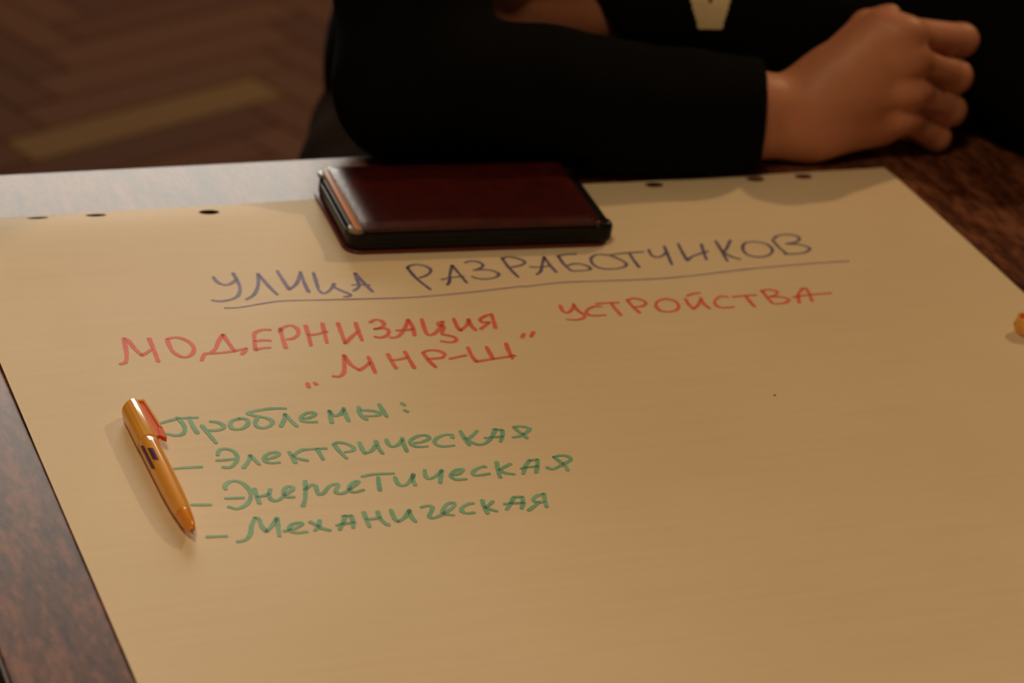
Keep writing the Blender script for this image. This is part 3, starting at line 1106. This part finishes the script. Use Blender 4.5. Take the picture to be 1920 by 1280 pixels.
# padded front cover, its left edge rolled down
vs, fs = round_slab(0.0095, LW - .0080, 0.0012, LD + .0012, 0.0150, 0.0172, 0.0050, 0.0009, 8, 4)
cov = mesh_obj('front_cover', vs, fs, M['leather'], case)
flat_shade_caps(cov, 50)
bm = bmesh.new()
nxx, nyy = 40, 16
px0, px1, py0, py1 = 0.0100, LW - .0086, 0.0018, LD + .0006
grid = {}
for i in range(nxx + 1):
    for j in range(nyy + 1):
        x = px0 + (px1 - px0) * i / nxx
        y = py0 + (py1 - py0) * j / nyy
        dl, dr = x - px0, px1 - x
        dy = min(y - py0, py1 - y)
        hz = min(1, dl / 0.0095) if dl < dr else 1 - max(0, 1 - dr / 0.012) ** 2
        hz2 = 1 - max(0, 1 - dy / 0.005) ** 2
        grid[i, j] = bm.verts.new((x, y, 0.0170 + 0.0016 * hz * hz2))
for i in range(nxx):
    for j in range(nyy):
        bm.faces.new((grid[i, j], grid[i + 1, j], grid[i + 1, j + 1], grid[i, j + 1]))
pad = bm_obj('padding', bm, M['leather'], cov, True)

# ------------------------------------------------------------------ orange pens
PR = 0.0062


def make_pen():
    root = empty('ballpoint_pen')
    prof = [(0.0205, 0.0048), (0.024, 0.0053), (0.030, 0.0057), (0.045, PR), (0.090, PR + .0002), (0.0955, PR + .0002), (0.096, PR - .0001)]
    vs, fs = lathe(prof)
    flat_shade_caps(mesh_obj('barrel', vs, fs, M['pen_body'], root), 50)
    vs, fs = lathe([(0.003, 0.0013), (0.004, 0.0022), (0.010, 0.0038), (0.016, 0.0046), (0.0195, 0.0048), (0.0206, 0.0047)])
    flat_shade_caps(mesh_obj('nose_cone', vs, fs, M['pen_cone'], root), 50)
    vs, fs = lathe([(-0.0004, 0.0003), (0.0002, 0.0006), (0.0012, 0.0008), (0.0030, 0.0013), (0.0036, 0.0013)], 20)
    flat_shade_caps(mesh_obj('writing_tip', vs, fs, M['metal'], root), 50)
    # push-button top: faceted sleeve with an obliquely cut end
    seg = 16
    vs, fs = [], []
    ys = [0.0962, 0.0968, 0.133, 0.1375, 0.1395]
    rs = [PR + .0001, PR + .0005, PR + .0004, PR, PR - .0016]
    for y, r in zip(ys, rs):
        for k in range(seg):
            a = 2 * math.pi * k / seg
            x = r * math.cos(a)
            yy = y + (0.0032 * (x / PR) if y > 0.12 else 0)
            vs.append((x, yy, r * math.sin(a)))
    for i in range(len(ys) - 1):
        for k in range(seg):
            j = (k + 1) % seg
            fs.append((i * seg + k, (i + 1) * seg + k, (i + 1) * seg + j, i * seg + j))
    fs.append(tuple(range(seg)))
    fs.append(tuple(reversed(range((len(ys) - 1) * seg, len(ys) * seg))))
    cap = mesh_obj('push_cap', vs, fs, M['pen_cap'], root)
    flat_shade_caps(cap, 18)
    # wing clip: deep orange web, paler outer bar, nub
    web = [(0.0040, 0.1405), (0.0092, 0.1375), (0.0108, 0.104), (0.0102, 0.0985), (0.0066, 0.100), (0.0056, 0.104)]
    vs, fs = prism(web, -0.0013, 0.0013)
    tilt = Matrix.Rotation(math.radians(-14), 4, 'Y')
    clip = mesh_obj('clip', [tilt @ Vector(p) for p in vs], fs, M['pen_clip'], root)
    bar = [(0.0030, 0.1418), (0.0098, 0.1390), (0.0118, 0.1065), (0.0106, 0.1065), (0.0088, 0.1378), (0.0032, 0.1402)]
    vs, fs = prism(bar, -0.0019, 0.0021)
    mesh_obj('clip_bar', [tilt @ Vector(p) for p in vs], fs, M['pen_rim'], clip)
    nub = [(0.0119, 0.1070), (0.0120, 0.0985), (0.0108, 0.0950), (0.0085, 0.0985), (0.0092, 0.1070)]
    vs, fs = prism(nub, -0.0017, 0.0018)
    mesh_obj('clip_nub', [tilt @ Vector(p) for p in vs], fs, M['pen_clip'], clip)
    # purple print on the barrel
    def patch(a0, a1, y0, y1, skew):
        vs, fs = [], []
        n = 8
        for i in range(n + 1):
            a = math.radians(90 + a0 + (a1 - a0) * i / n)
            sh = skew * i / n
            r = PR + .00032
            vs += [(r * math.cos(a), y0 + sh, r * math.sin(a)), (r * math.cos(a), y1 + sh, r * math.sin(a))]
        for i in range(n):
            fs.append((2 * i, 2 * i + 2, 2 * i + 3, 2 * i + 1))
        return vs, fs
    mk = None
    for q in ((52, 74, 0.0630, 0.0885, 0.004), (12, 40, 0.0685, 0.0815, 0.003)):
        vs, fs = patch(*q)
        mk = mesh_obj('printed_mark', vs, fs, M['print'], root)
    return root


pen = make_pen()
tag(pen, 'orange ballpoint pen with wing clip lying left of the green writing', 'pen', 'orange pens on the sheet')
pen.scale = (0.92, 0.955, 0.92)
PZ = TZ + PR * 0.92 + max(sheet_h(0.3788, 1.17 + k * .01) for k in range(14)) + .0002
pen.location = (0.3790, 1.1700, PZ)
pen.rotation_euler = (0, 0, math.radians(0.3))


def copy_tree(o, parent=None):
    c = o.copy()
    COL.objects.link(c)
    if parent:
        c.parent = parent
    for ch in list(o.children):
        copy_tree(ch, c)
    return c


pen2 = copy_tree(pen)
tag(pen2, 'orange pen mostly cut off by the right-hand picture edge', 'pen', 'orange pens on the sheet')
pen2.matrix_world = Matrix.Translation((1.0905, 1.2665, TZ + PR * .95 + .0034)) @ Matrix.Rotation(math.radians(72), 4, 'Z') \
    @ Matrix.Rotation(math.radians(-25), 4, 'Y') @ Matrix.Diagonal((1.02, .955, 1.02, 1))

vs, fs = lathe([(-.00025, .0003), (0, .0007), (.00025, .0004)], 7, 'z')
sp = mesh_obj('paper_crumb', [(x * 1.5, y * .7, z) for x, y, z in vs], fs, M['speck'])
sp.location = (0.768, 1.2638, TZ + sheet_h(0.768, 1.2638) + .0003)
tag(sp, 'tiny dark speck on the bare right half of the sheet', 'crumb')

# ------------------------------------------------------------------ person
per = empty('person', (0, 0, 0))
tag(per, 'person in a black hoodie sitting behind the table with folded arms and a closed fist', 'person')
SHR, SHL = (0.765, 1.905, 1.06), (1.125, 1.905, 1.06)
ELR, ELL = (0.655, 1.622, 0.7905), (1.150, 1.588, 0.7915)

# --- hand of the near arm: a closed fist, back of the hand to the camera
HB = ((0.80, 1.50, 0.70), (1.12, 1.70, 0.90), 0.0015)
hf = Field(*HB)
MC = {'i': (1.0075, 1.574, 0.8375), 'm': (1.0120, 1.567, 0.8215), 'r': (1.0170, 1.567, 0.7980), 'p': (1.0200, 1.573, 0.7735)}
PI_ = {'i': (1.0680, 1.596, 0.8212), 'm': (1.0610, 1.583, 0.7985), 'r': (1.0600, 1.580, 0.7735), 'p': (1.0530, 1.579, 0.7525)}
R1 = {'i': (.0122, .0120, .0098, .0082), 'm': (.0120, .0120, .0098, .0082), 'r': (.0118, .0118, .0095, .0080), 'p': (.0108, .0102, .0085, .0070)}
hf.cone((0.80, 1.606, 0.785), (0.905, 1.588, 0.7800), .027, .0215, .01)
hf.cone((0.80, 1.606, 0.772), (0.905, 1.588, 0.7670), .027, .0235, .012)
hf.cone((0.905, 1.588, 0.7800), (0.938, 1.586, 0.7790), .0215, .0195, .014)
hf.cone((0.905, 1.588, 0.7670), (0.950, 1.583, 0.7640), .0235, .0215, .014)
for a in 'imrp':
    w0 = {'i': (0.935, 1.590, 0.776), 'm': (0.935, 1.585, 0.775), 'r': (0.935, 1.582, 0.772), 'p': (0.935, 1.585, 0.764)}[a]
    m = MC[a]
    hf.cone(w0, (m[0] - .014, m[1] + .009, m[2] - .001), .0195, .0170 if a in 'imr' else .0150, .014)
hf.cone((0.950, 1.583, 0.7610), (1.006, 1.583, 0.7620), .0195, .0145, .014)      # little-finger side of the palm
hf.ell((0.978, 1.594, 0.788), (.044, .022, .034), .014)
# thumb: metacarpal, two phalanges across the curled index finger
hf.cone((0.946, 1.600, 0.782), (0.998, 1.615, 0.8265), .0150, .0112, .008)
hf.cone((0.998, 1.615, 0.8265), (1.028, 1.634, 0.824), .0112, .0105, .005)
hf.cone((1.028, 1.634, 0.824), (1.050, 1.645, 0.806), .0105, .0085, .004)
fing = None
for a in 'imrp':
    g = Field(*HB)
    r = R1[a]
    p = PI_[a]
    di = (p[0] - .010, p[1] + .027, p[2] - .005)
    ti = (p[0] - .033, p[1] + .026, p[2] - .004)
    g.chain([(*MC[a], r[0]), (*p, r[1]), (*di, r[2]), (*ti, r[3])], .004)
    if fing is None:
        fing = g
    else:
        fing.join(g, .0010)
# the fingers melt into the back of the hand only behind the webbing
X, Y, Z = fing._grid(tuple(slice(0, int(k)) for k in fing.n))
kk = (.003 + .007 * np.clip((1.060 - X) / .045, 0, 1)).astype(np.float32)
tt = np.clip(0.5 + 0.5 * (hf.v - fing.v) / kk, 0, 1)
hf.v = hf.v * (1 - tt) + fing.v * tt - kk * tt * (1 - tt)
for a in 'imrp':                                             # knuckle bones
    m = MC[a]
    hf.ell((m[0] - .004, m[1] - .0048, m[2] + .001), (.0110, .0066, .0078), .012)
for a, b_ in (('i', 'm'), ('m', 'r'), ('r', 'p')):             # hollows between the knuckles
    tc = np.array((-.37, -.80, .475))
    A = (np.array(MC[a]) + np.array(MC[b_])) / 2
    B = (np.array(PI_[a]) + np.array(PI_[b_])) / 2
    hf.groove(A * .72 + B * .28 + tc * .0125, A * .25 + B * .75 + tc * .0085, .0012, .0034, .005)
h2 = Field((0.62, 1.60, 0.72), (0.98, 1.80, 0.92), 0.002)
h2.cone((0.95, 1.695, 0.800), (0.835, 1.712, 0.808), .031, .0275, .01)
h2.cone((0.835, 1.712, 0.808), (0.755, 1.706, 0.824), .0265, .023, .012)
for k, dz in enumerate((.022, .006, -.010, -.026)):
    h2.cone((0.825, 1.710, 0.812 + dz * .5), (0.757, 1.698, 0.824 + dz), .019, .0135, .012)
    h2.chain([(0.757, 1.698, 0.824 + dz, .0105), (0.722, 1.690, 0.820 + dz, .0095), (0.702, 1.700, 0.816 + dz, .0085), (0.698, 1.716, 0.812 + dz, .0075)], .002)
h2.chain([(0.815, 1.705, 0.828, .017), (0.775, 1.688, 0.846, .0125), (0.742, 1.680, 0.844, .0105), (0.722, 1.684, 0.836, .0085)], .008)

# --- head, neck, trunk and limbs under the clothes
HC = np.array((0.925, 1.86, 1.305))
bf = Field((0.60, 1.50, 0.02), (1.26, 2.20, 1.46), 0.006)


def H(x, y, z):
    return tuple(HC + np.array((x, y, z)))


bf.ell(H(0, .012, .030), (.077, .096, .090), .01)
bf.ell(H(0, -.018, -.045), (.060, .072, .072), .03)
bf.ell(H(0, -.060, -.092), (.026, .022, .018), .02)
bf.ell(H(0, -.088, .022), (.050, .014, .012), .012)
bf.cone(H(0, -.088, .012), H(0, -.106, -.024), .007, .012, .008)
bf.ell(H(0, -.090, -.062), (.024, .009, .006), .006)
bf.ell(H(0, -.088, -.072), (.021, .009, .006), .006)
for s in (-1, 1):
    bf.ell(H(s * .031, -.100, .004), (.016, .013, .0065), .008, sub=True)
    bf.ell(H(s * .077, .010, -.008), (.008, .018, .030), .006)
bf.cone(H(0, .020, -.06), (0.922, 1.915, 1.10), .054, .060, .02)
for s, S_ in ((-1, SHR), (1, SHL)):
    bf.cone((0.92, 1.915, 1.08), S_, .058, .050, .03)
bf.cone((0.92, 1.945, 1.03), (0.92, 2.01, 0.62), .085, .09, .03)
bf.cone(SHR, ELR, .045, .036, .02).cone(ELR, (0.84, 1.600, 0.779), .034, .027, .02)
bf.cone(SHL, ELL, .045, .036, .02).cone(ELL, (1.09, 1.650, 0.797), .034, .032, .02).cone((1.09, 1.650, 0.797), (0.93, 1.697, 0.801), .032, .027, .02)
HPR, HPL = (0.82, 1.99, 0.55), (1.01, 1.99, 0.54)
KNR, KNL = (0.630, 1.62, 0.555), (1.08, 1.55, 0.540)
ANR, ANL = (0.72, 1.62, 0.10), (1.06, 1.60, 0.10)
for hp, kn, an in ((HPR, KNR, ANR), (HPL, KNL, ANL)):
    bf.cone(hp, kn, .070, .050, .03).cone(kn, an, .046, .034, .02).cone(an, (an[0], an[1] - .12, .055), .034, .022, .02)
P, F = field_mesh([bf, hf, h2], 2)
body = np_obj('body', P, F, M['skin'], per)

# --- eyes and hair
for s in (-1, 1):
    vs, fs = lathe([(-.0098 * math.cos(math.pi * k / 12), max(.0002, .0098 * math.sin(math.pi * k / 12))) for k in range(13)], 20)
    e = mesh_obj('eye', [tuple(np.array(p) + np.array(H(s * .031, -.0795, .004))) for p in vs], fs, M['eye'], per, True)
    vs, fs = lathe([(-.0006, .0002), (-.0005, .005), (.0005, .0052)], 16)
    mesh_obj('iris', [tuple(np.array(p) + np.array(H(s * .031, -.0892, .004))) for p in vs], fs, M['iris'], e, True)
gh = Field((0.80, 1.70, 1.20), (1.05, 2.02, 1.46), 0.004)
gh.ell(H(0, .022, .042), (.086, .102, .094), .01)
gh.ell(H(0, -.088, -.030), (.074, .080, .074), .012, sub=True)
gh.wrinkle(.003, 160, 3)
P, F = field_mesh([gh], 1)
np_obj('hair', P, F, M['hair'], per)

# --- hoodie
lo, hi, hs = (0.54, 1.50, 0.54), (1.28, 2.24, 1.24), 0.005
tr = Field(lo, hi, hs)
for sx in (-.075, .075):
    tr.cone((0.945 + sx, 2.00, 0.62), (0.945 + sx * 1.1, 1.93, 0.98), .130, .125, .05)
tr.ell((0.96, 2.00, 0.64), (.195, .155, .09), .05)
tr.cone((0.86, 1.83, 0.68), (1.12, 1.80, 0.68), .085, .10, .05)
tr.cone((0.92, 1.915, 1.05), SHR, .085, .070, .05).cone((0.92, 1.915, 1.05), SHL, .085, .070, .05)
tr.cone((0.86, 1.98, 1.10), (0.98, 1.98, 1.10), .05, .05, .04)                    # hood folded on the shoulders
tr.ell((0.92, 1.87, 1.20), (.058, .070, .07), .02, sub=True)                       # neck opening
ar = Field(lo, hi, hs)
ar.chain([(*SHR, .070), (0.674, 1.69, 0.855, .050), (*ELR, .0540)], .03)
ar.chain([(*ELR, .0530), (0.745, 1.606, 0.7870, .0480), (0.850, 1.595, 0.777, .0400), (0.975, 1.581, 0.7680, .0340)], .010)
ar.cone((0.770, 1.590, 0.777), (0.975, 1.566, 0.7705), .0380, .0320, .012)        # the sleeve sags onto the sheet
ar.wrinkle(.0016, 60, 5)
ar.cut((0.9095, 1.588, 0.772), (.87, -.35, .06))
al = Field(lo, hi, hs)
al.chain([(*SHL, .070), (1.146, 1.69, 0.86, .060), (*ELL, .0540)], .03)
al.chain([(*ELL, .0530), (1.108, 1.640, 0.797, .0490), (0.98, 1.675, 0.799, .0440), (0.77, 1.716, 0.810, .0350)], .03)
al.wrinkle(.0016, 60, 6)
al.cut((0.836, 1.712, 0.808), (-1, .32, -.75))
tr.wrinkle(.0035, 34, 2)
tr.join(ar, .008)
tr.join(al, .006)
# arms rest on the table top
X, Y, Z = tr._grid(tuple(slice(0, int(k)) for k in tr.n))
tr.v = np.where((Y < 1.66) & (Z < TZ + .0035), np.maximum(tr.v, (TZ + .0035 - Z)), tr.v).astype(np.float32)
bx = np.maximum(np.maximum(X - .765, Y - 1.583), Z - (TZ + .0235))              # the sleeve lies against the case
tr.v = np.maximum(tr.v, -bx).astype(np.float32)
P, F = field_mesh([tr], 1)
hood = np_obj('hoodie', P, F, M['hoodie'], per)
bvh = BVHTree.FromPolygons([tuple(p) for p in P], [tuple(int(i) for i in f) for f in F])

# printed V on the chest, laid onto the cloth
def vshape(x, z):
    a, zz = abs(x), z
    return zz >= 0 and (0.0085 + zz * .30) >= a and (a >= (zz - .0165) * .36)


vs, fs, ids = [], [], {}
st = 0.0012
VO = Vector((0.8884, 1.6450, 0.8159))          # over the far sleeve
VR, VU, VD = Vector((.925, -.359, .122)), Vector((.073, .485, .871)), Vector((.372, .797, -.475))
for i in range(-26, 26):
    for j in range(0, 36):
        x, z = i * st, j * st
        if not vshape(x + st / 2, z + st / 2):
            continue
        q = []
        for (a, b) in ((i, j), (i + 1, j), (i + 1, j + 1), (i, j + 1)):
            if (a, b) not in ids:
                hit = bvh.ray_cast(VO + VR * (a * st) + VU * (b * st), VD)
                ids[a, b] = len(vs)
                vs.append((hit[0] if hit[0] else VO) + (hit[1] if hit[0] and hit[1].dot(VD) < 0 else -VD) * .0012)
            q.append(ids[a, b])
        if max((vs[q[k]] - vs[q[k - 1]]).length for k in range(4)) < 4 * st:      # stay on the one sleeve
            fs.append(tuple(q))
pr = mesh_obj('printed_letter', vs, fs, M['print_white'], hood, True)
pr['label'] = 'off-white printed letter on the far sleeve'

# --- trousers and shoes
tf = Field((0.50, 1.40, 0.06), (1.25, 2.24, 0.74), 0.007)
tf.cone((0.88, 2.01, 0.545), (1.00, 2.01, 0.545), .115, .115, .03)
for hp, kn, an in ((HPR, KNR, ANR), (HPL, KNL, ANL)):
    tf.cone((hp[0], hp[1], hp[2] + .01), kn, .092, .080, .04).cone(kn, an, .068, .052, .03)
tf.wrinkle(.006, 40, 8)
tf.cut((0, 0, .085), (0, 0, -1))
tf.cut((0, 0, .700), (0, 0, 1))
P, F = field_mesh([tf], 1)
np_obj('trousers', P, F, M['trousers'], per)
for an in (ANR, ANL):
    sf = Field((an[0] - .08, an[1] - .24, 0), (an[0] + .08, an[1] + .10, .16), .005)
    sf.cone((an[0], an[1] + .02, .050), (an[0], an[1] - .14, .040), .046, .042, .02)
    sf.cone((an[0], an[1], .06), (an[0], an[1], .10), .048, .046, .02)
    sf.cut((0, 0, .022), (0, 0, -1))
    sf.cut((0, 0, .118), (0, 0, 1))
    P, F = field_mesh([sf], 1)
    s = np_obj('shoe', P, F, M['shoe'], per)
    vs, fs = round_slab(an[0] - .046, an[0] + .046, an[1] - .185, an[1] + .066, 0, .024, .044, .004)
    flat_shade_caps(mesh_obj('sole', vs, fs, M['sole'], s))

# ------------------------------------------------------------------ stool under the person
stl = empty('stool', (0.93, 2.02, 0))
tag(stl, 'plain wooden stool under the seated person in black', 'stool')
vs, fs = lathe([(0.405, .150), (0.408, .158), (0.422, .160), (0.427, .154)], 40, 'z')
flat_shade_caps(mesh_obj('seat', vs, fs, M['stool'], stl))
for a in (45, 135, 225, 315):
    c_, s_ = math.cos(math.radians(a)), math.sin(math.radians(a))
    vs = []
    for (r, z, q) in ((.155, 0, .012), (.110, .407, .017)):
        vs += [(r * c_ + q * math.cos(k * math.pi / 6), r * s_ + q * math.sin(k * math.pi / 6), z) for k in range(12)]
    fs = [(k, (k + 1) % 12, 12 + (k + 1) % 12, 12 + k) for k in range(12)] + [tuple(reversed(range(12))), tuple(range(12, 24))]
    flat_shade_caps(mesh_obj('leg', vs, fs, M['stool'], stl))
for a in (0, 90, 180, 270):
    c_, s_ = math.cos(math.radians(a)), math.sin(math.radians(a))
    b = box_bm(-.098, .098, -.008, .008, .16, .185, .004)
    bmesh.ops.translate(b, verts=b.verts, vec=(0, .098, 0))
    bmesh.ops.rotate(b, verts=b.verts, cent=(0, 0, 0), matrix=Matrix.Rotation(math.radians(a), 3, 'Z'))
    bm_obj('stretcher', b, M['stool'], stl)
